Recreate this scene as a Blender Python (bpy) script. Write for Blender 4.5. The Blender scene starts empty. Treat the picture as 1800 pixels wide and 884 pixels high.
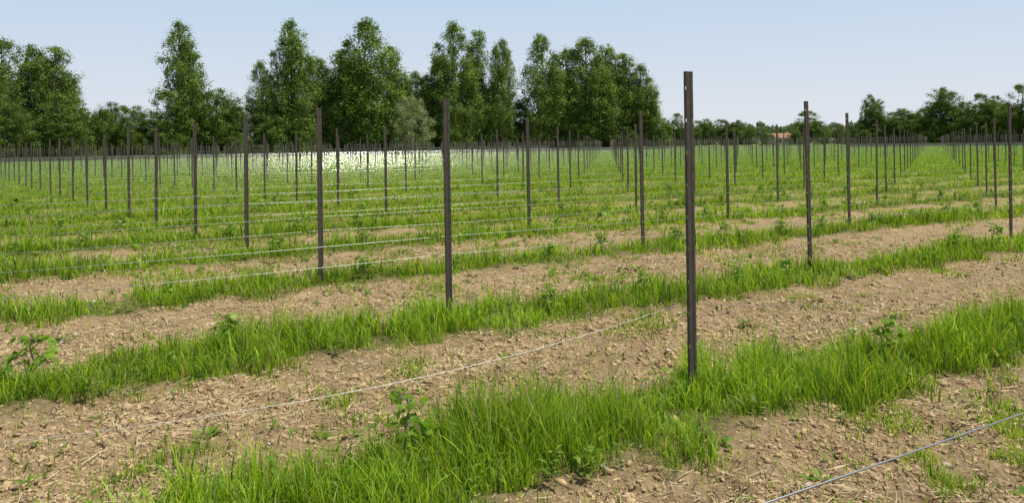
import bpy, bmesh, math, numpy as np
from mathutils import Vector, Matrix
rng = np.random.default_rng(7)
S = bpy.context.scene
COL = S.collection
CH = 1.65; F = 1400.0
A = np.array([1.11, 5.2]); a = np.array([4.32, 2.57]); b = np.array([-1.727, 2.325])
d = a/np.linalg.norm(a); n = np.array([-d[1], d[0]])
SP = float(b@n); An = float(A@n); Ad = float(A@d)
ROWANG = math.atan2(d[1], d[0])
def yh(px): return 268-0.0145*px

# ---------------- numeric noise
def h2(ix, iy, seed):
    v = np.sin(ix*127.1+iy*311.7+seed*74.7)*43758.5453
    return v-np.floor(v)
def vn(x, y, sc, seed=0):
    x = np.asarray(x, float)/sc+1000.3; y = np.asarray(y, float)/sc+1000.7
    ix = np.floor(x); iy = np.floor(y); fx = x-ix; fy = y-iy
    fx = fx*fx*(3-2*fx); fy = fy*fy*(3-2*fy)
    return ((h2(ix,iy,seed)*(1-fx)+h2(ix+1,iy,seed)*fx)*(1-fy)+(h2(ix,iy+1,seed)*(1-fx)+h2(ix+1,iy+1,seed)*fx)*fy)
OF0, OF1 = .13, .024
def vrow(x, y):
    u = x*d[0]+y*d[1]-Ad; v = (x*n[0]+y*n[1]-An)/SP
    off = np.clip(OF0+OF1*u*u, 0, .34)*np.clip(1-.4*v, 0, 1)
    return v+off/SP
def qdist(x, y):
    v = vrow(x, y); return np.abs(v-np.round(v))*SP
def gh(x, y):
    r = np.hypot(x, y); near = np.clip(1.6-r/16, 0.0, 1)
    q = qdist(x, y)
    soil = np.clip((q-.35)/.3, 0, 1)
    z = .06*(vn(x,y,1.7,1)-.5)+.045*(vn(x,y,.35,2)-.5)
    z = z+(.046*(vn(x,y,.13,3)-.5)+.038*(vn(x,y,.06,4)-.5))*(.35+.65*soil)*near*(.3+1.3*vn(x,y,.6,5))
    return z-.04*soil

# ---------------- mesh accumulator
class Acc:
    def __init__(s): s.V=[]; s.F=[]; s.C=[]; s.n=0
    def add(s, V, faces, C=None):
        V = np.asarray(V, float).reshape(-1,3)
        for f in faces: s.F.append(np.asarray(f, np.int64)+s.n)
        s.V.append(V); s.n += len(V)
        if C is None: C = np.ones((len(V),3))
        C = np.asarray(C, float)
        if C.ndim == 1: C = np.tile(C, (len(V),1))
        s.C.append(C)
    def mesh(s, name, mat, smooth=False, color=True):
        me = bpy.data.meshes.new(name)
        V = np.concatenate(s.V)
        me.vertices.add(len(V)); me.vertices.foreach_set('co', V.astype(np.float32).ravel())
        li = np.concatenate([f.ravel() for f in s.F])
        tot = np.concatenate([np.full(len(f), f.shape[1]) for f in s.F])
        st = np.concatenate([[0], np.cumsum(tot)[:-1]])
        me.loops.add(len(li)); me.loops.foreach_set('vertex_index', li.astype(np.int32))
        me.polygons.add(len(tot)); me.polygons.foreach_set('loop_start', st.astype(np.int32))
        me.update(calc_edges=True)
        if smooth: me.polygons.foreach_set('use_smooth', np.ones(len(tot), bool))
        if color:
            ca = me.color_attributes.new('Col', 'FLOAT_COLOR', 'POINT')
            C = np.concatenate(s.C); C = np.concatenate([C, np.ones((len(C),1))], 1)
            ca.data.foreach_set('color', C.astype(np.float32).ravel())
        me.materials.append(mat)
        return me
def tube(acc, pts, rad, sides=5, col=(1,1,1), cap=False):
    pts = np.asarray(pts, float); m = len(pts)
    rad = np.broadcast_to(np.asarray(rad, float), (m,))
    t = np.gradient(pts, axis=0); t /= np.linalg.norm(t, axis=1)[:,None]+1e-9
    ref = np.array([0,0,1.0]) if abs(t[:,2]).mean() < .8 else np.array([1.0,0,0])
    u = np.cross(t, ref); u /= np.linalg.norm(u,axis=1)[:,None]+1e-9
    w = np.cross(t, u)
    an = np.arange(sides)/sides*2*math.pi
    V = pts[:,None]+rad[:,None,None]*(np.cos(an)[None,:,None]*u[:,None]+np.sin(an)[None,:,None]*w[:,None])
    i = np.arange(m-1)[:,None]*sides; j = np.arange(sides)[None]; k=(j+1)%sides
    Fq = np.stack([i+j, i+k, i+sides+k, i+sides+j], -1).reshape(-1,4)
    acc.add(V.reshape(-1,3), [Fq], np.array(col))
def obj(name, data, parent=None, **kw):
    o = bpy.data.objects.new(name, data); COL.objects.link(o)
    if parent: o.parent = parent
    for k, v in kw.items(): o[k] = v
    return o

# ---------------- materials
def newmat(name):
    m = bpy.data.materials.new(name); m.use_nodes = True
    nt = m.node_tree; nt.nodes.clear()
    out = nt.nodes.new('ShaderNodeOutputMaterial')
    return m, nt, out
def N(nt, t, **kw):
    x = nt.nodes.new(t)
    for k, v in kw.items(): setattr(x, k, v)
    return x
def mathn(nt, op, a_, b_=None, clamp=False):
    x = N(nt, 'ShaderNodeMath', operation=op, use_clamp=clamp)
    for i, v in enumerate((a_, b_)):
        if v is None: continue
        if isinstance(v, (int, float)): x.inputs[i].default_value = v
        else: nt.links.new(v, x.inputs[i])
    return x.outputs[0]
def mixc(nt, f, c1, c2, mode='MIX'):
    x = N(nt, 'ShaderNodeMixRGB', blend_type=mode)
    for i, v in enumerate((f, c1, c2)):
        if isinstance(v, (int, float)): x.inputs[i].default_value = v
        elif isinstance(v, tuple): x.inputs[i].default_value = (*v, 1)
        else: nt.links.new(v, x.inputs[i])
    return x.outputs[0]
def noise(nt, sc, det=3, rough=.55, vec=None):
    x = N(nt, 'ShaderNodeTexNoise'); x.inputs['Scale'].default_value = sc
    x.inputs['Detail'].default_value = det; x.inputs['Roughness'].default_value = rough
    if vec is not None: nt.links.new(vec, x.inputs['Vector'])
    return x.outputs['Fac']
def ramp(nt, f, lo, hi, o0=0., o1=1.):
    x = N(nt, 'ShaderNodeMapRange'); x.inputs[1].default_value = lo; x.inputs[2].default_value = hi
    x.inputs[3].default_value = o0; x.inputs[4].default_value = o1
    nt.links.new(f, x.inputs[0]); return x.outputs[0]
def leafmat(name, trans=.35, gloss=.06, rough=.45, boost=(1.25,1.3,.7), nsc=None):
    m, nt, out = newmat(name)
    at = N(nt, 'ShaderNodeAttribute', attribute_name='Col')
    c = at.outputs['Color']
    if nsc:
        tc = N(nt, 'ShaderNodeTexCoord')
        f = ramp(nt, noise(nt, nsc, 3, .6, tc.outputs['Object']), .3, .7)
        c = mixc(nt, 1.0, c, mixc(nt, f, (.72,.78,.8), (1.3,1.22,1.05)), 'MULTIPLY')
    df = N(nt, 'ShaderNodeBsdfDiffuse'); nt.links.new(c, df.inputs[0])
    tr = N(nt, 'ShaderNodeBsdfTranslucent')
    nt.links.new(mixc(nt, 1.0, c, boost, 'MULTIPLY'), tr.inputs[0])
    gl = N(nt, 'ShaderNodeBsdfGlossy'); gl.inputs['Roughness'].default_value = rough
    gl.inputs[0].default_value = (.8,.85,.7,1)
    m1 = N(nt, 'ShaderNodeMixShader'); m1.inputs[0].default_value = trans
    nt.links.new(df.outputs[0], m1.inputs[1]); nt.links.new(tr.outputs[0], m1.inputs[2])
    m2 = N(nt, 'ShaderNodeMixShader'); m2.inputs[0].default_value = gloss
    nt.links.new(m1.outputs[0], m2.inputs[1]); nt.links.new(gl.outputs[0], m2.inputs[2])
    nt.links.new(m2.outputs[0], out.inputs[0])
    return m
def pmat(name, col, col2=None, rough=.7, metal=0., nsc=8., bump=.0, attr=False, spec=.5):
    m, nt, out = newmat(name)
    p = N(nt, 'ShaderNodeBsdfPrincipled')
    p.inputs['Roughness'].default_value = rough; p.inputs['Metallic'].default_value = metal
    p.inputs['Specular IOR Level'].default_value = spec
    tc = N(nt, 'ShaderNodeTexCoord')
    f = noise(nt, nsc, 4, .6, tc.outputs['Object'])
    c = mixc(nt, ramp(nt, f, .3, .7), col, col2 or tuple(x*.7 for x in col))
    if attr:
        at = N(nt, 'ShaderNodeAttribute', attribute_name='Col')
        c = mixc(nt, 1.0, c, at.outputs['Color'], 'MULTIPLY')
    nt.links.new(c, p.inputs['Base Color'])
    if bump:
        bp = N(nt, 'ShaderNodeBump'); bp.inputs['Strength'].default_value = bump; bp.inputs['Distance'].default_value = .01
        nt.links.new(f, bp.inputs['Height']); nt.links.new(bp.outputs[0], p.inputs['Normal'])
    nt.links.new(p.outputs[0], out.inputs[0])
    return m
M_grass = leafmat('grass_blades', .46, .015, .42, (1.38,1.28,.5))
M_leaf = leafmat('tree_leaves', .32, .02, .5, (1.35,1.25,.6), nsc=.45)
M_vine = leafmat('vine_leaves', .42, .02, .45, (1.35,1.25,.5))
M_bark = pmat('bark', (.26,.22,.17), (.13,.11,.085), .9, nsc=3, bump=.5)
M_post = pmat('weathered_dark_steel', (.105,.084,.067), (.060,.050,.041), .68, .0, nsc=9, bump=.1, spec=.35)
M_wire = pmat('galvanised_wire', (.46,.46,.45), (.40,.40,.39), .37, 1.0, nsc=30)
M_wirefar = pmat('galvanised_wire_glare', (.85,.84,.80), (.78,.77,.73), .27, 1.0, nsc=30)  # far rows: glare brightened in the colour, paler and smoother than near wire
M_clod = pmat('soil_clods', (.54,.39,.222), (.375,.262,.145), .95, nsc=40, bump=.4, attr=True, spec=.1)
M_stone = pmat('stones', (.60,.53,.43), (.48,.41,.32), .8, nsc=30, attr=True)
M_straw = pmat('dry_straw', (.68,.54,.31), (.54,.42,.22), .8, nsc=5, attr=True)
M_fence = pmat('grey_fence_metal', (.34,.35,.35), (.25,.26,.26), .6, .2, nsc=2)
M_wall = pmat('plaster', (.62,.55,.45), (.52,.46,.38), .9, nsc=1)
M_roof = pmat('terracotta_tiles', (.38,.19,.12), (.30,.15,.10), .9, nsc=2)
M_glass = pmat('window_glass', (.05,.06,.07), (.03,.04,.05), .15, nsc=1)
M_wood = pmat('painted_wood', (.14,.09,.05), (.1,.06,.04), .7, nsc=3)

def groundmat():
    m, nt, out = newmat('field_soil')
    p = N(nt, 'ShaderNodeBsdfPrincipled'); p.inputs['Roughness'].default_value = .95
    p.inputs['Specular IOR Level'].default_value = .1
    tc = N(nt, 'ShaderNodeTexCoord'); P = tc.outputs['Object']
    def dotp(vec):
        dt = N(nt, 'ShaderNodeVectorMath', operation='DOT_PRODUCT'); nt.links.new(P, dt.inputs[0])
        dt.inputs[1].default_value = (vec[0], vec[1], 0); return dt.outputs['Value']
    v = mathn(nt, 'DIVIDE', mathn(nt, 'SUBTRACT', dotp(n), An), SP)
    u = mathn(nt, 'SUBTRACT', dotp(d), Ad)
    off = mathn(nt, 'MINIMUM', mathn(nt, 'ADD', mathn(nt, 'MULTIPLY', mathn(nt, 'MULTIPLY', u, u), OF1), OF0), .34)
    fac = mathn(nt, 'SUBTRACT', 1.0, mathn(nt, 'MULTIPLY', v, .4), True)
    v = mathn(nt, 'ADD', v, mathn(nt, 'DIVIDE', mathn(nt, 'MULTIPLY', off, fac), SP))
    fr = mathn(nt, 'FRACT', mathn(nt, 'ADD', v, 100.5))
    q = mathn(nt, 'MULTIPLY', mathn(nt, 'ABSOLUTE', mathn(nt, 'SUBTRACT', fr, .5)), SP)
    q2 = mathn(nt, 'ADD', q, mathn(nt, 'MULTIPLY', mathn(nt, 'SUBTRACT', noise(nt, 1.6, 4, .6, P), .5), 1.1))
    strip = mathn(nt, 'SUBTRACT', 1.0, ramp(nt, q2, .25, .52))
    fine = noise(nt, 26, 5, .7, P); mid = noise(nt, 3.2, 4, .6, P); big = noise(nt, .7, 3, .5, P)
    soil = mixc(nt, ramp(nt, fine, .35, .68), (.285,.199,.108), (.56,.41,.242))
    soil = mixc(nt, ramp(nt, mid, .35, .7), soil, mixc(nt, 1.0, soil, (.74,.71,.67), 'MULTIPLY'))
    soil = mixc(nt, ramp(nt, big, .35, .7), soil, mixc(nt, 1.0, soil, (1.16,1.15,1.13), 'MULTIPLY'))
    lit = mixc(nt, ramp(nt, fine, .4, .65), (.12,.12,.04), (.26,.21,.095))
    c = mixc(nt, strip, soil, lit)
    ln = N(nt, 'ShaderNodeVectorMath', operation='LENGTH'); nt.links.new(P, ln.inputs[0])
    far = ramp(nt, ln.outputs['Value'], 20, 60)
    green = mixc(nt, ramp(nt, noise(nt, .25, 5, .7, P), .35, .65), (.14,.24,.035), (.25,.29,.07))
    c = mixc(nt, far, c, green)
    nt.links.new(c, p.inputs['Base Color'])
    bp = N(nt, 'ShaderNodeBump'); bp.inputs['Strength'].default_value = 1.0; bp.inputs['Distance'].default_value = .03
    hgt = mathn(nt, 'ADD', noise(nt, 45, 5, .75, P), mathn(nt, 'MULTIPLY', noise(nt, 12, 3, .6, P), 1.2))
    nt.links.new(hgt, bp.inputs['Height']); nt.links.new(bp.outputs[0], p.inputs['Normal'])
    nt.links.new(p.outputs[0], out.inputs[0])
    return m
M_ground = groundmat()

# ---------------- ground sheet
def axis(lo, hi, step, end_lo, end_hi, gr=1.08):
    core = list(np.arange(lo, hi, step)); up = []; s = step; x = core[-1]
    while x < end_hi: s *= gr; x += s; up.append(x)
    dn = []; s = step; x = core[0]
    while x > end_lo: s *= gr; x -= s; dn.append(x)
    return np.array(dn[::-1]+core+up)
xs = axis(-5, 6, .022, -1800, 1800); ys = axis(2.6, 9.5, .022, -60, 2500)
X, Y = np.meshgrid(xs, ys); Z = gh(X, Y)
Z = np.where(np.hypot(X,Y) > 60, 0, Z)
acc = Acc(); nx = len(xs); ny = len(ys)
i = np.arange(ny-1)[:,None]*nx; j = np.arange(nx-1)[None]
acc.add(np.stack([X,Y,Z],-1).reshape(-1,3), [np.stack([i+j,i+j+1,i+nx+j+1,i+nx+j],-1).reshape(-1,4)])
obj('ground', acc.mesh('ground', M_ground, True, False), kind='structure', label='tilled stony vineyard soil with grassy strips')

# ---------------- sampler
def sample(n0, r0, r1, r2, half_near=52, half_far=38):
    out = []
    if r1 < r0:
        h = math.radians(half_near); R = min(r0, r2); cnt = int(n0*h*(R*R-r1*r1))
        r = np.sqrt(rng.random(cnt)*(R*R-r1*r1)+r1*r1); t = (rng.random(cnt)*2-1)*h
        out.append(np.stack([r*np.sin(t), r*np.cos(t)],1))
    s = max(r0, r1)
    if r2 > s:
        h = math.radians(half_far); cnt = int(n0*r0*r0*2*h*math.log(r2/s))
        r = s*np.exp(rng.random(cnt)*math.log(r2/s)); t = (rng.random(cnt)*2-1)*h
        out.append(np.stack([r*np.sin(t), r*np.cos(t)],1))
    return np.concatenate(out)
fA = np.array([-120., 122.]); fB = np.array([9., 190.])
def infield(x, y):
    t = (x-fA[0])/(fB[0]-fA[0]); yl = fA[1]+t*(fB[1]-fA[1])
    lim = np.where(x < 9, yl, np.where(x < 32, 190, 330))
    return y < lim

# ---------------- grass
BV = [-3, -1, -.3, .5, 1.5, 2.5, 3.5, 4.5, 6, 9, 14]
def grass_points():
    p = sample(7400, 5.0, 1.8, 320)
    x, y = p[:,0], p[:,1]; r = np.hypot(x, y); v = vrow(x, y); q = qdist(x, y)
    front = np.clip(1.3-v, 0, 1)
    hw = .38+.02*front+(.55-.33*front)*(vn(x,y,.8,11)-.5)+(.6-.0*front)*(vn(x,y,.22,12)-.5)+.05*np.clip(v,0,5)
    edge = np.clip((hw+.16-q)/.32, 0, 1)
    lush = .14+.22*front+1.35*(.45*vn(x,y,.5,13)+.55*vn(x,y,.13,15))
    pin = edge*np.clip(lush, 0, 1)
    patch = vn(x,y,.8,14)*.55+vn(x,y,.22,15)*.45
    base = np.interp(v, BV, [.27,.27,.23,.14,.20,.35,.50,.63,.80,.92,.98])
    th = np.interp(base, [0,1], [.78,.12])
    pout = np.clip((patch-th)/.12, 0, 1)*np.clip(.3+base, 0, 1)+.028
    inn = rng.random(len(x)) < pin
    outt = (~inn) & (rng.random(len(x)) < pout)
    keep = (inn | outt) & infield(x, y)
    return x[keep], y[keep], r[keep], inn[keep], edge[keep], v[keep]
gx, gy, gr_, gs, ge, gv = grass_points()
def blades(acc, x, y, r, strip, edge, v, seg):
    m = len(x)
    fr = np.clip(1.3-v, 0, 1)
    tall = .12+.08*fr+.95*vn(x,y,.5,21)+.95*(vn(x,y,.14,22)-.3)
    H = np.where(strip, (.08+.28*rng.random(m)**1.6)*np.clip(tall,.22,2)*(.35+.65*edge), (.035+.09*rng.random(m)+.09*np.clip((v-3)/6,0,1)))
    H *= np.where(v > .5, .84, .93)
    W = (.0024+.0036*rng.random(m))*np.clip(r/5.0, 1, None)**.95
    wide = rng.random(m) < .10; W = np.where(wide, W*2.0, W)
    th = rng.random(m)*2*math.pi
    lean = (.10+.75*rng.random(m)**1.6)*H
    lx, ly = np.cos(th)*lean, np.sin(th)*lean
    ph = th+math.pi/2+rng.normal(0,.5,m)
    wx, wy = np.cos(ph)*W/2, np.sin(ph)*W/2
    z0 = np.where(r < 60, gh(x,y), 0)-.015
    kink = rng.random(m)*.4
    g = rng.random(m)[:,None]**1.1; big = (.5*vn(x,y,1.4,23)+.5*vn(x,y,.35,24))[:,None]
    c1 = np.array([.155,.315,.016]); c2 = np.array([.46,.63,.048]); c3 = np.array([.06,.17,.022])
    C = c1*(1-g)+c2*g; C = C*(.68+.70*big)
    dk = rng.random(m) < .17; C[dk] = c3
    dry = rng.random(m) < .05; C[dry] = np.array([.62,.52,.26])*(.6+.5*rng.random((dry.sum(),1)))
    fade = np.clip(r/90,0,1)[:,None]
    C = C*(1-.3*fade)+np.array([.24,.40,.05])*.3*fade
    if seg == 3: ss = [0,.4,.75,1.]; ww = [1,.95,.65]
    elif seg == 2: ss = [0,.55,1.]; ww = [1,.85]
    else: ss = [0,1.]; ww = [1]
    L = []; Cs = []
    for k, s in enumerate(ss):
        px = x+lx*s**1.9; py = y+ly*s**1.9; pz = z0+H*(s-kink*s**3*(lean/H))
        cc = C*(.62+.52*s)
        if k < len(ww):
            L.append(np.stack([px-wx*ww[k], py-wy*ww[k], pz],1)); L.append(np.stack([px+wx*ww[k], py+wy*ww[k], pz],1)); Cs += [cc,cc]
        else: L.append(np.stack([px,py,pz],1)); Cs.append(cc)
    nv = len(L)
    V = np.stack(L,1).reshape(-1,3); C = np.stack(Cs,1).reshape(-1,3)
    o = (np.arange(m)*nv)[:,None]; fs = []
    for k in range(len(ww)-1): fs.append(o+np.array([[2*k,2*k+1,2*k+3,2*k+2]]))
    k = len(ww)-1; fs.append(o+np.array([[2*k,2*k+1,2*k+2]]))
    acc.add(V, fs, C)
acc = Acc()
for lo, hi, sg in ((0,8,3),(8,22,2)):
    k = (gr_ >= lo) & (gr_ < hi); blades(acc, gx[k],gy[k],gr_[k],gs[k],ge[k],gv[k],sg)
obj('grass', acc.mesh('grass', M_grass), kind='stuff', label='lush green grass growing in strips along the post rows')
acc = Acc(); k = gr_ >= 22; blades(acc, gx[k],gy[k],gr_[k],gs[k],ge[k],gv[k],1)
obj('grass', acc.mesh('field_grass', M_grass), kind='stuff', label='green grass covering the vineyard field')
print('BLADES', len(gx))
p = sample(38, 6, 2.0, 70, 52, 38); q = qdist(p[:,0],p[:,1]); v = vrow(p[:,0],p[:,1])
dn = vn(p[:,0],p[:,1],1.1,51)
pr = np.where(q < .5, .8, np.interp(v, BV, [.2,.2,.18,.15,.25,.5,.7,.8,.9,.9,.9]))*np.clip(dn*2-.4,.05,1)
p = p[rng.random(len(p)) < pr]; acc = Acc()
nl = 9; m = len(p)*nl; P = np.repeat(p,nl,0); r = np.hypot(P[:,0],P[:,1])
sc = np.repeat(.35+.6*rng.random(len(p)),nl)*np.clip(r/7,1,4)
th = rng.random(m)*6.28; L = (.02+.035*rng.random(m))*sc; Wd = L*(.25+.25*rng.random(m)); up = rng.uniform(.1,1.2,m)
ht = np.where(qdist(P[:,0],P[:,1]) < .5, .12, .015)*rng.random(m)*1.2+.01
dx, dy = np.cos(th), np.sin(th)
z = np.where(r < 60, gh(P[:,0],P[:,1]), 0)+ht
def pt(s, w, zz): return np.stack([P[:,0]+dx*(L*s*1.6+.01)-dy*Wd*w, P[:,1]+dy*(L*s*1.6+.01)+dx*Wd*w, z+L*zz*up],1)
V = np.stack([pt(0,0,0),pt(.5,.9,.62),pt(.55,0,.5),pt(.5,-.9,.62),pt(1.1,0,.8)],1).reshape(-1,3)
o = (np.arange(m)*5)[:,None]
g = rng.random((m,1)); C = np.array([.09,.19,.025])*(1-g)+np.array([.24,.36,.05])*g
acc.add(V, [o+np.array([[0,2,1]]), o+np.array([[0,3,2]]), o+np.array([[1,2,4]]), o+np.array([[2,3,4]])], np.repeat(C,5,0))
obj('weeds', acc.mesh('weeds', M_vine), kind='stuff', label='low broad-leaved weeds among grass and soil')

# ---------------- clods, stones, straw
bm = bmesh.new(); bmesh.ops.create_icosphere(bm, subdivisions=1, radius=1)
IV = np.array([v.co[:] for v in bm.verts]); IF = np.array([[v.index for v in f.verts] for f in bm.faces]); bm.free()
def rocks(acc, x, y, size, flat=.7, sink=.2, cvar=.3, jit=.22):
    m = len(x)
    V = IV[None]*(1+rng.normal(0,jit,(m,len(IV),1)))+rng.normal(0,jit*.6,(m,len(IV),3))
    V = V*(np.stack([.8+.7*rng.random(m), .7+.4*rng.random(m), flat*(.6+.6*rng.random(m))],1)[:,None])
    t = rng.random(m)*6.28; c, s = np.cos(t)[:,None], np.sin(t)[:,None]
    V = np.stack([V[...,0]*c-V[...,1]*s, V[...,0]*s+V[...,1]*c, V[...,2]],-1)*size[:,None,None]
    V += np.stack([x,y,gh(x,y)+size*sink],1)[:,None]
    C = (1-cvar/2+cvar*rng.random((m,1,1)))*np.ones((1,len(IV),3))
    acc.add(V.reshape(-1,3), [((np.arange(m)*len(IV))[:,None,None]+IF[None]).reshape(-1,3)], C.reshape(-1,3))
p = sample(4200, 4.5, 2.0, 16, 50, 38); q = qdist(p[:,0],p[:,1])
dens = vn(p[:,0],p[:,1],.5,31)
p = p[(rng.random(len(p)) < np.clip((q-.3)/.4,.05,1)*(.1+1.2*dens))]
r = np.hypot(p[:,0],p[:,1])
sz = np.clip(np.exp(rng.normal(math.log(.0050),.55,len(p))),.0026,.020)*np.clip(r/5,1,1.25)
acc = Acc(); rocks(acc, p[:,0],p[:,1],sz,.85,.05,.35,.42)
obj('soil_clods', acc.mesh('soil_clods', M_clod), kind='stuff', label='loose crumbly brown clods of dry soil')
print('CLODS', len(p))
p = sample(6, 7, 2.0, 40, 50, 38); q = qdist(p[:,0],p[:,1]); p = p[q > .35]
sz = np.clip(np.exp(rng.normal(math.log(.012),.45,len(p))),.006,.032)*np.clip(np.hypot(p[:,0],p[:,1])/9,1,1.6)
acc = Acc(); rocks(acc, p[:,0],p[:,1],sz,.6,.2,.5,.12)
obj('stones', acc.mesh('stones', M_stone, False), kind='stuff', label='small pale stones scattered on the soil')
p = sample(850, 5, 2.0, 22, 50, 38); q = qdist(p[:,0],p[:,1]); dn = vn(p[:,0],p[:,1],.7,41)
p = p[rng.random(len(p)) < np.clip((q-.3)/.3,.1,1)*np.clip(dn*2.2-.6,.10,1)]
m = len(p); r = np.hypot(p[:,0],p[:,1])
Ln = (.012+.05*rng.random(m)**2.2); Wd = (.0011+.0009*rng.random(m))*np.clip(r/4.5,1,3); t = rng.random(m)*6.28
ux, uy = np.cos(t)*Ln, np.sin(t)*Ln; vx, vy = -np.sin(t)*Wd, np.cos(t)*Wd
z = gh(p[:,0],p[:,1])+.014; dz = rng.normal(0,.2,m)*Ln
V = np.stack([np.stack([p[:,0]+sa*ux+sb*vx, p[:,1]+sa*uy+sb*vy, z+sa*dz+.001*sb],1) for sa, sb in ((-1,-1),(1,-1),(1,1),(-1,1))],1)
acc = Acc(); acc.add(V.reshape(-1,3), [(np.arange(m)*4)[:,None]+np.array([[0,1,2,3]])], np.repeat(.6+.5*rng.random((m,1)),4,0)*np.ones((1,3)))
obj('dry_straw', acc.mesh('dry_straw', M_straw), kind='stuff', label='dry straw and dead stems on the soil')

# ---------------- posts
PH = 2.13
def post_mesh(detail=True):
    prof = [(-.018,.024),(-.0295,.024),(-.0295,.010),(-.0295,.001),(-.0285,0),(-.024,0),(-.018,0),(-.010,0),(-.007,.003),(.007,.003),(.010,0),(.018,0),(.024,0),(.0285,0),(.0295,.001),(.0295,.010),(.0295,.024),(.018,.024)]
    zs = [-.3]; slots = set()
    zk = .12
    while zk < PH-.03:
        zs += [zk, zk+.022]; slots.add(len(zs)-2); zk += .105
    zs.append(PH)
    bm = bmesh.new()
    vv = [[bm.verts.new((x,y,z)) for x,y in prof] for z in zs]
    for k in range(len(zs)-1):
        for j in range(len(prof)-1):
            if k in slots and j in (11,): continue
            if k in slots and k % 4 == 1 and j in (2,14): continue
            bm.faces.new((vv[k][j],vv[k][j+1],vv[k+1][j+1],vv[k+1][j]))
    bmesh.ops.recalc_face_normals(bm, faces=bm.faces)
    bmesh.ops.solidify(bm, geom=list(bm.faces), thickness=.0025)
    me = bpy.data.meshes.new('trellis_post'); bm.to_mesh(me); bm.free(); me.materials.append(M_post)
    return me
PM = post_mesh()
posts = []
TW = {(0,0):(.055,0),(1,1):(.065,0),(2,1):(-.11,0),(0,1):(.015,-.1),(0,2):(0,-.15),(0,3):(0,-.1)}
for i in range(-60, 120):
    for jj in range(-2, 150):
        pp = A+i*a+jj*b
        if (i,jj) in TW: pp = pp+np.array(TW[(i,jj)])
        elif i > 0 and jj > 1: pp = pp+np.array([.030*min(i*(jj-1), 6), 0])
        if pp[1] < .8 or pp[1] > 230: continue
        ang = abs(math.atan2(pp[0], pp[1]))
        if ang > math.radians(38) and np.hypot(*pp) > 4.5: continue
        if ang > math.radians(60): continue
        if not bool(infield(pp[0], pp[1]-0.0)) : continue
        posts.append((np.hypot(*pp), pp[0], pp[1], ang < math.radians(33.2)))
posts.sort()
vis = [p for p in posts if p[3]][:296]; rest = [p for p in posts if p not in set(vis)]
LBL = 'dark brown weathered steel trellis post standing in grass'
for k, (r_, x, y, _) in enumerate(vis):
    o = obj('trellis_post', PM, label=LBL, category='post', group='trellis posts in rows across the vineyard')
    o.location = (x+rng.normal(0,.02)*(k>3), y+rng.normal(0,.02)*(k>3), float(gh(x,y))+ (rng.normal(0,.03) if k > 2 else 0))
    o.rotation_euler = (rng.normal(0,.006)*(k>0), rng.normal(0,.006)*(k>0), ROWANG+rng.normal(0,.05))
    o['label'] = LBL if k else 'dark brown steel trellis post with slots, tall grass at base'
acc = Acc()
cx = np.array([[-.03,0],[.03,0],[.03,.02],[-.03,.02]])*.62
ca, sa = math.cos(ROWANG), math.sin(ROWANG)
cr = np.stack([cx[:,0]*ca-cx[:,1]*sa, cx[:,0]*sa+cx[:,1]*ca],1)
for (r_, x, y, _) in rest:
    if r_ < 4.5 : continue
    hh = PH+rng.normal(0,.04); x += rng.normal(0,.04); y += rng.normal(0,.04)
    V = [(x+c[0],y+c[1],z) for z in (-.1,hh) for c in cr]
    acc.add(V, [np.array([[0,1,5,4],[1,2,6,5],[2,3,7,6],[3,0,4,7],[4,5,6,7]])])
obj('trellis_post', acc.mesh('far_trellis_posts', M_post, False, False), kind='stuff', label='many more dark steel trellis posts far across the field')
print('POSTS', len(posts))

# ---------------- wires
def wire(row, zz, sag, rad, i0, i1):
    pts = []; K = 12
    for i in range(i0, i1):
        p0 = A+row*b+i*a
        s_ = sag*(.6+.8*rng.random())
        for k in range(K):
            t = k/K; pt = p0+a*t
            pts.append((pt[0]+n[0]*-.006, pt[1]+n[1]*-.006, zz-4*s_*t*(1-t)))
    acc = Acc(); tube(acc, pts, rad, 12)
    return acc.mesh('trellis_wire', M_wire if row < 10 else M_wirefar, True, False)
for row in range(-1, 50):
    ids = []
    for i in range(-60, 130):
        pp = A+row*b+i*a
        if pp[1] > -3 and abs(pp[0]) < .9*max(pp[1],0)+9 and bool(infield(pp[0],pp[1])) and pp[1] < 200: ids.append(i)
    if len(ids) < 2: continue
    i0, i1 = ids[0], ids[-1]+1
    zl = {-1:[(1.0,.01)], 0:[(.61,.16)]}.get(row, [(.80,.010),(.63,.02)] if row < 8 else ([(.8,.004),(.63,.006)] if row < 34 else [(.8,.004)]))
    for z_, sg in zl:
        rad = .0022 if row == -1 else (.0011 if row == 0 else (.0016 if row < 8 else .0026))  # far rows made thicker to strengthen their sun glare
        obj('trellis_wire', wire(row, z_, sg, rad, i0, i1), label='thin galvanised trellis wire strung between the steel posts', category='wire', group='trellis wires along the rows')

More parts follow.
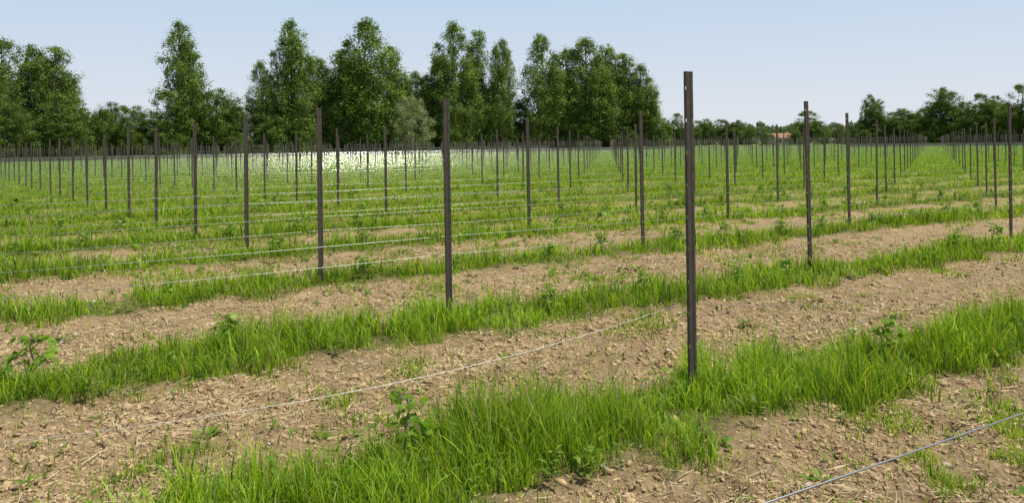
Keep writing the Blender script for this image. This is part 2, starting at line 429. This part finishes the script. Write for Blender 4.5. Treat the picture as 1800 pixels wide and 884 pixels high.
# ---------------- vines
def vine(seed):
    rg = np.random.default_rng(seed)
    st = Acc(); lf = Acc()
    ht = .22+.10*rg.random()
    pts = [(0,0,-.03)]; x = y = 0
    for k in range(1,6):
        x += rg.normal(0,.012); y += rg.normal(0,.012); pts.append((x,y,ht*k/5))
    tube(st, pts, np.linspace(.006,.003,6), 5)
    nl = 50
    for k in range(nl):
        t = .1+.9*rg.random()**.9; base = np.array([np.interp(t*5, range(6), [p[c] for p in pts]) for c in range(3)])
        th = rg.random()*6.28; L = (.03+.11*rg.random())*(1.25-.6*t); el = .05+.7*rg.random()
        tip = base+np.array([math.cos(th)*math.cos(el), math.sin(th)*math.cos(el), math.sin(el)])*L
        tube(st, [base, (base+tip)/2+np.array([0,0,.01]), tip], [.0016,.0013,.001], 4)
        s = (.016+.023*rg.random())*(1.15-.4*max(0,t-.6))
        nrm = np.array([math.cos(th)*.6, math.sin(th)*.6, .7])+rg.normal(0,.45,3); nrm /= np.linalg.norm(nrm)
        u = np.cross(nrm, [0,0,1.0]); u /= np.linalg.norm(u); w = np.cross(nrm, u)
        rr = [.25,.75,.6,1.0,.72,1.15,.72,1.0,.6,.75]; ang = np.arange(10)/10*2*math.pi
        sgn = -1 if w[2] > 0 else 1
        ring = [tip+s*r_*(math.sin(an_)*u + (-math.cos(an_))*w*sgn) + nrm*s*(.16*rg.normal()) for r_, an_ in zip(rr, ang)]
        V = [tip+nrm*s*.12]+ring
        Fc = np.array([[0,1+q_,1+(q_+1)%10] for q_ in range(10)])
        g = rg.random(); C = np.array([.13,.26,.022])*(1-g)+np.array([.27,.42,.045])*g
        lf.add(V, [Fc], C)
    return st.mesh('vine_stem', M_bark, True, False), lf.mesh('vine_foliage', M_vine)
VM = [vine(s_) for s_ in range(6)]
vp = [np.array(q_) for q_ in ((-.57,4.12),(2.79,6.0),(-3.5,5.70),(-2.32,6.42),(.35,8.0),(1.4,8.6),(2.6,9.3))]
for row in range(1, 9):
    for i in range(-3, 9):
        for k in range(4):
            pp = A+row*b+(i+(k+.5)/4)*a+rng.normal(0,.08,2)
            if row == 1 and pp[0] < 3.2: continue
            r_ = np.hypot(*pp); ang = abs(math.atan2(pp[0], pp[1]))
            if pp[1] < 2.5 or r_ > 30 or ang > math.radians(35): continue
            if rng.random() < .35: continue
            vp.append(pp)
for kk, pp in enumerate(vp):
    e = obj('vine_plant', None, label='young leafy green grapevine growing in the grass strip', category='vine', group='young grapevines planted along the rows')
    e.location = (pp[0],pp[1],float(gh(*pp))+.02); sc = .7+.35*rng.random()+(.15 if kk < 4 else 0); e.scale = (sc*1.1,sc*1.1,sc)
    e.rotation_euler = (0,0,rng.random()*6.28)
    st, lf = VM[int(rng.integers(6))]
    obj('stem', st, e); obj('foliage', lf, e)
print('VINES', len(vp))

# ---------------- trees
def tree_mesh(kind, seed):
    rg = np.random.default_rng(seed); tr = Acc(); cr = Acc()
    H = 20.0
    if kind == 'poplar': R, zb, nc, cs, lsz, nlf = 4.3, .09, 380, (.35,1.1), .115, 115
    elif kind == 'broad': R, zb, nc, cs, lsz, nlf = 7.0, .05, 320, (.6,1.65), .165, 118
    elif kind == 'willow': R, zb, nc, cs, lsz, nlf = 9.0, .05, 130, (1.2,2.0), .20, 120
    else: R, zb, nc, cs, lsz, nlf = 9.0, .0, 140, (1.3,2.3), .25, 120
    tz = np.linspace(0, .93, 9); tx = np.cumsum(rg.normal(0,.12,9)); ty = np.cumsum(rg.normal(0,.12,9)); tx -= tx[0]; ty -= ty[0]
    tp = np.stack([tx,ty,tz*H],1); tp[0,2] = -.3
    tube(tr, tp, np.linspace(.34,.04,9)*(1.3 if kind != 'poplar' else 1), 7)
    LD = []
    if kind == 'poplar':
        LD.append((0,0,zb*H,H,R*.80,.38))
        for q_ in range(7):
            th = rg.random()*6.28; of = R*(.34+.28*rg.random()); tt = H*(.55+.40*rg.random()**.8)
            LD.append((math.cos(th)*of, math.sin(th)*of, zb*H*(.6+rg.random()), tt, R*(.42+.16*rg.random()), .09))
    elif kind == 'broad':
        LD.append((0,0,.10*H,H,R*.62,.24))
        for q_ in range(9):
            th = q_*2.4+rg.normal(0,.3); of = R*(.40+.22*rg.random()); zc = H*(.14+.66*rg.random()); hh = H*(.24+.14*rg.random())
            sh = math.sqrt(max(.1,1-((zc/H-.38)/.66)**2))
            LD.append((math.cos(th)*of*sh, math.sin(th)*of*sh, zc-hh*.6, min(H*.97,zc+hh*.6), R*(.40+.14*rg.random()), .085))
    else:
        LD.append((0,0,zb*H,H,R,1.0))
    wts = np.array([l[5] for l in LD]); wts /= wts.sum()
    for k in range(nc):
        lx, ly, z0_, z1_, RL, _ = LD[int(rg.choice(len(LD), p=wts))]
        t = rg.random()**.95
        if kind == 'poplar': prof = (min(1,(.5+.5*(t/.3))) if t < .3 else max(0,(1-((t-.3)/.72)**2.3))**.78)
        elif kind == 'broad': prof = math.sqrt(max(0,1-((t-.48)/.54)**2))
        elif kind == 'willow': prof = math.sqrt(max(0,1-((t-.3)/.72)**2))
        else: prof = math.sqrt(max(0,1-(t/1.02)**2))
        th = rg.random()*6.28
        rad = RL*max(prof,.05)*rg.random()**.42*(1+.25*rg.random()**4)
        z = z0_+(z1_-z0_)*t
        c = np.array([lx+math.cos(th)*rad+np.interp(z,tp[:,2],tp[:,0]), ly+math.sin(th)*rad+np.interp(z,tp[:,2],tp[:,1]), z])
        s = cs[0]+(cs[1]-cs[0])*rg.random(); s *= (.55+.45*min(1,prof*1.3))
        rc = math.hypot(c[0],c[1])
        if k % 3 == 0:
            zb_ = max(.04*H, z-rc*(1.5 if kind == 'poplar' else .8)-.8)
            b0 = np.array([np.interp(zb_,tp[:,2],tp[:,0]), np.interp(zb_,tp[:,2],tp[:,1]), zb_])
            mid = (b0+c)/2+np.array([0,0,-.15*rc])+rg.normal(0,.15,3)
            tube(tr, [b0,mid,c], [.10,.06,.02], 4)
        m = int(nlf*(.4+.6*s/cs[1])*(.5+1.0*rg.random()))
        dv = rg.normal(0,1,(m,3)); dv /= np.linalg.norm(dv,axis=1)[:,None]
        rr = rg.random(m)**.6*(1+.7*rg.random(m)**3)
        st_ = rg.uniform(.7,1.3,3)
        P = c+dv*rr[:,None]*s*np.array([1,1,1.3 if kind == 'poplar' else .8])*st_
        P += rg.normal(0,.18,(m,3))
        nm = dv*.8+rg.normal(0,.45,(m,3))+np.array([0,0,.5]); nm /= np.linalg.norm(nm,axis=1)[:,None]
        u = np.cross(nm, rg.normal(0,1,(m,3))); u /= np.linalg.norm(u,axis=1)[:,None]; w = np.cross(nm,u)
        L = (lsz*(.6+.8*rg.random(m)))[:,None]
        V = np.stack([P-u*L, P-w*L*.7, P+u*L, P+w*L*.7],1)
        bright = .6+.75*rg.random()
        if kind == 'willow': ca_, cb_ = np.array([.22,.27,.15]), np.array([.28,.33,.19])
        elif kind == 'broad' or kind == 'shrub': ca_, cb_ = np.array([.068,.125,.025]), np.array([.165,.245,.048])
        else: ca_, cb_ = np.array([.10,.175,.036]), np.array([.215,.305,.07])
        g = rg.random((m,1)); C = (ca_*(1-g)+cb_*g)*bright
        cr.add(V.reshape(-1,3), [(np.arange(m)*4)[:,None]+np.array([[0,1,2,3]])], np.repeat(C,4,0))
    return tr.mesh(kind+'_trunk', M_bark, True, False), cr.mesh(kind+'_crown', M_leaf), R*2.1
TM = {k: [tree_mesh(k, s_+31*len(k)) for s_ in range(c)] for k, c in (('poplar',6),('broad',5),('willow',1),('shrub',3))}
def dline(px):
    return float(np.interp(px, [0,300,700,1000,1160], [132,145,170,196,205]))
KN = {'poplar':('poplar_tree','tall poplar tree with dense green crown'),'broad':('broadleaf_tree','dark green broadleaf tree at the field edge'),
      'willow':('willow_tree','grey-green willow tree at the field edge'),'shrub':('shrub','dense dark green shrub under the tall trees')}
def place(kind, px, ytop, wpx, depth=None, dd=0., label=None, var=None):
    depth = (depth or dline(px)+8)+dd
    H = CH+(yh(px)-ytop)/F*depth; W = wpx/F*depth
    ms = TM[kind]; tr, cr, wn = ms[int(rng.integers(len(ms))) if var is None else var]
    nm, lb = KN[kind]
    e = obj(nm, None, label=label or lb, category='tree' if kind != 'shrub' else 'bush', group='trees along the edge of the vineyard')
    e.location = ((px-900)/F*depth, depth, 0); e.scale = (W/wn, W/wn, H/20.6); e.rotation_euler = (0,0,rng.random()*6.28)
    obj('trunk', tr, e); obj('crown', cr, e)
B = 'broad'; P_ = 'poplar'
for t in [
 (B,-60,70,120,None,4),(B,5,68,120,None,6),(B,55,74,115,None,10),(P_,100,75,120,None,2),(B,-10,130,110,None,-3),(B,8,172,80,None,-8),(B,105,165,115,None,-9),(B,145,190,70,None,-4),(B,60,110,140,None,0),(B,120,125,70,None,4),
 (B,200,178,84,None,0),(B,240,184,74,None,-4),(B,172,200,70,None,2),
 (P_,315,36,110,None,0),(B,292,160,90,None,-3),(B,385,153,100,None,0),(B,345,155,100,None,3),(B,412,180,50,None,5),
 (P_,460,106,68,None,0),(P_,518,33,112,None,0),(P_,560,98,95,None,4),(P_,605,80,115,None,2),(P_,652,32,150,None,0),(P_,690,75,90,None,3),
 (P_,735,122,80,None,6),(B,700,170,100,None,8),('willow',722,170,84,None,-8),(P_,770,105,80,None,5),(P_,797,37,108,None,0),(P_,843,46,92,None,2),(P_,884,64,66,None,0),
 (P_,950,60,104,None,0),(P_,1000,82,105,None,3),(P_,1030,66,120,None,0),(P_,1072,74,110,None,4),(P_,1098,88,100,None,2),(P_,1128,112,78,None,0),(B,1146,180,36,None,2),
 (B,480,165,100,None,4),(B,570,145,110,None,6),(B,620,140,130,None,6),(B,820,125,130,None,6),(B,870,155,100,None,8),(B,915,180,70,None,6),(B,985,145,110,None,8),(B,1050,130,130,None,8),(B,1100,145,110,None,8),
 (B,1532,166,54,190,0),(B,1588,190,84,185,0),(B,1556,205,66,188,4),(B,1655,153,90,180,0),(B,1625,190,84,184,5),(B,1700,178,96,180,3),(B,1722,164,70,175,0),(B,1748,168,74,175,3),(B,1795,148,90,165,0),(B,1765,182,96,170,3),(B,1840,140,90,160,0),(B,1880,160,90,160,4),
 (B,1192,199,48,300,0),(B,1168,208,38,290,0),(B,1240,208,54,330,0),(B,1268,209,56,330,4),(B,1296,211,54,330,0),(B,1420,194,78,300,0),(P_,1496,211,14,300,0),(B,1478,220,34,310,0),(B,1345,226,30,290,0),(B,1400,228,30,290,0),(B,1318,222,32,320,0),(B,1216,220,40,310,0),(B,1446,224,40,310,0),(B,1516,222,40,300,0),
 ]:
    place(t[0],t[1],t[2],t[3],t[4],t[5])
for px in np.arange(-40, 1165, 21):
    place('shrub', px+rng.normal(0,6), rng.uniform(192,230), rng.uniform(45,72), None, rng.uniform(-4,6))
for px in np.arange(1515, 1860, 20):
    place('shrub', px+rng.normal(0,5), rng.uniform(198,220), rng.uniform(50,74), 188-(px-1520)*.07, rng.uniform(0,6))
rgw = np.random.default_rng(5); acc = Acc()
for k in range(760):
    px = rgw.uniform(1120, 1760); dp = 420+60*rgw.random(); x = (px-900)/F*dp
    top = 7.5+3.8*vn(px,0,22,77)+1.5*vn(px,0,7,78); z = rgw.random()*top
    m = 55; dv = rgw.normal(0,1,(m,3)); dv /= np.linalg.norm(dv,axis=1)[:,None]
    P = np.array([x,dp,z])+dv*rgw.random((m,1))**.4*np.array([2.2,2.2,1.6])
    nm = dv+rgw.normal(0,.5,(m,3)); u = np.cross(nm,[.3,.5,1.]); u /= np.linalg.norm(u,axis=1)[:,None]; w = np.cross(nm,u); w /= np.linalg.norm(w,axis=1)[:,None]
    L = .5
    V = np.stack([P-u*L,P-w*L,P+u*L,P+w*L],1)
    C = np.tile(np.array([.14,.20,.115])*(.7+.6*rgw.random()), (m*4,1))  # aerial haze mixed into the leaf colour, paler and bluer
    acc.add(V.reshape(-1,3), [(np.arange(m)*4)[:,None]+np.array([[0,1,2,3]])], C)
obj('distant_wood', acc.mesh('distant_wood', M_leaf), kind='stuff', label='low hazy line of distant green woodland')

# ---------------- fence
fe = obj('fence', None, label='long low grey metal fence along the field edge', category='fence')
fe.location = (fA[0], fA[1], 0); L = float(np.linalg.norm(fB-fA)); fa = math.atan2(fB[1]-fA[1], fB[0]-fA[0]); fe.rotation_euler = (0,0,fa)
def boxmesh(name, sx, sy, sz, mat, bev=.0):
    bm = bmesh.new(); bmesh.ops.create_cube(bm, size=1)
    for v in bm.verts: v.co = (v.co.x*sx, v.co.y*sy, (v.co.z+.5)*sz)
    if bev: bmesh.ops.bevel(bm, geom=list(bm.edges), offset=bev, segments=2, affect='EDGES')
    me = bpy.data.meshes.new(name); bm.to_mesh(me); bm.free(); me.materials.append(mat); return me
fp = boxmesh('fence_post', .1,.1,1.45, M_fence, .01)
fr = boxmesh('fence_rail', L,.05,.10, M_fence, .008)
for k in range(int(L//2.5)+1):
    if k > 95: break
    o = obj('post', fp, fe); o.location = (k*2.5, .08, 0)
for z in (.35,.75,1.2):
    o = obj('rail', fr, fe); o.location = (L/2, 0, z)

# ---------------- house
he = obj('house', None, label='small rural house with orange terracotta roof among trees', category='house')
dp = 300.; he.location = ((1377-900)/F*dp, dp, 0); he.rotation_euler = (0,0,.15)
w_, dd_, hh_ = 9.0, 7.0, 3.0
obj('wall', boxmesh('house_wall', w_, dd_, hh_, M_wall, .02), he)
bm = bmesh.new(); ov = .5
pts = [(-w_/2-ov,-dd_/2-ov,hh_-.1),(w_/2+ov,-dd_/2-ov,hh_-.1),(w_/2+ov,dd_/2+ov,hh_-.1),(-w_/2-ov,dd_/2+ov,hh_-.1),(-w_/2-ov,0,hh_+1.6),(w_/2+ov,0,hh_+1.6)]
vs = [bm.verts.new(p) for p in pts]
for f in ((0,1,5,4),(2,3,4,5),(0,4,3),(1,2,5),(0,3,2,1)): bm.faces.new([vs[q_] for q_ in f])
me = bpy.data.meshes.new('house_roof'); bm.to_mesh(me); bm.free(); me.materials.append(M_roof)
rf = obj('roof', me, he)
c = obj('chimney', boxmesh('chimney', .7,.7,1.4, M_wall, .02), rf); c.location = (2.2, 1.2, hh_+.7)
wm = boxmesh('window', 1.1,.1,1.2, M_glass)
for x in (-3.2,-1.2,3.0):
    o = obj('window', wm, he); o.location = (x,-dd_/2-.02,1.1)
o = obj('door', boxmesh('door', 1.1,.1,2.1, M_wood), he); o.location = (1.0,-dd_/2-.02,.02)

# ---------------- light & sky
el = math.radians(66); az = math.radians(93)
s = Vector((math.sin(az)*math.cos(el), math.cos(az)*math.cos(el), math.sin(el)))
sl = bpy.data.lights.new('sun','SUN'); sl.energy = 5.0; sl.angle = math.radians(.5); sl.color = (1,.97,.86)
so = bpy.data.objects.new('sun', sl); COL.objects.link(so); so.rotation_euler = s.to_track_quat('Z','Y').to_euler(); so.location = (0,0,50)
wd = bpy.data.worlds.new('World'); S.world = wd; wd.use_nodes = True; nt = wd.node_tree
bg = nt.nodes['Background']; sk = nt.nodes.new('ShaderNodeTexSky'); sk.sky_type = 'NISHITA'; sk.sun_disc = False
sk.sun_elevation = el; sk.sun_rotation = az; sk.air_density = 1.0; sk.dust_density = 1.0; sk.ozone_density = 1.5
tc = nt.nodes.new('ShaderNodeTexCoord'); sp = nt.nodes.new('ShaderNodeSeparateXYZ'); nt.links.new(tc.outputs['Generated'], sp.inputs[0])
f1 = ramp(nt, sp.outputs['Z'], 0.0, .22, .97, .88)
f2 = ramp(nt, sp.outputs['Z'], .19, .45, 1.0, .0)
hz = mixc(nt, ramp(nt, sp.outputs['Z'], 0., .19), (7.7,8.0,8.5), (5.6,7.05,8.8))
c = mixc(nt, mathn(nt, 'MULTIPLY', f1, f2), mixc(nt, 1.0, sk.outputs[0], (.9,.9,.9), 'MULTIPLY'), hz)
nt.links.new(c, bg.inputs[0]); bg.inputs[1].default_value = .10
S.view_settings.view_transform = 'Standard'; S.view_settings.look = 'None'; S.view_settings.exposure = 0

# ---------------- camera
cd = bpy.data.cameras.new('camera'); cd.lens = F/1800*36; cd.sensor_width = 36; cd.sensor_fit = 'HORIZONTAL'
cd.shift_y = -(442-255)/1800; cd.clip_end = 5000; cd.clip_start = .05
co = bpy.data.objects.new('camera', cd); COL.objects.link(co); co.location = (0,0,CH)
co.rotation_euler = (math.radians(90), math.radians(.83), 0); S.camera = co
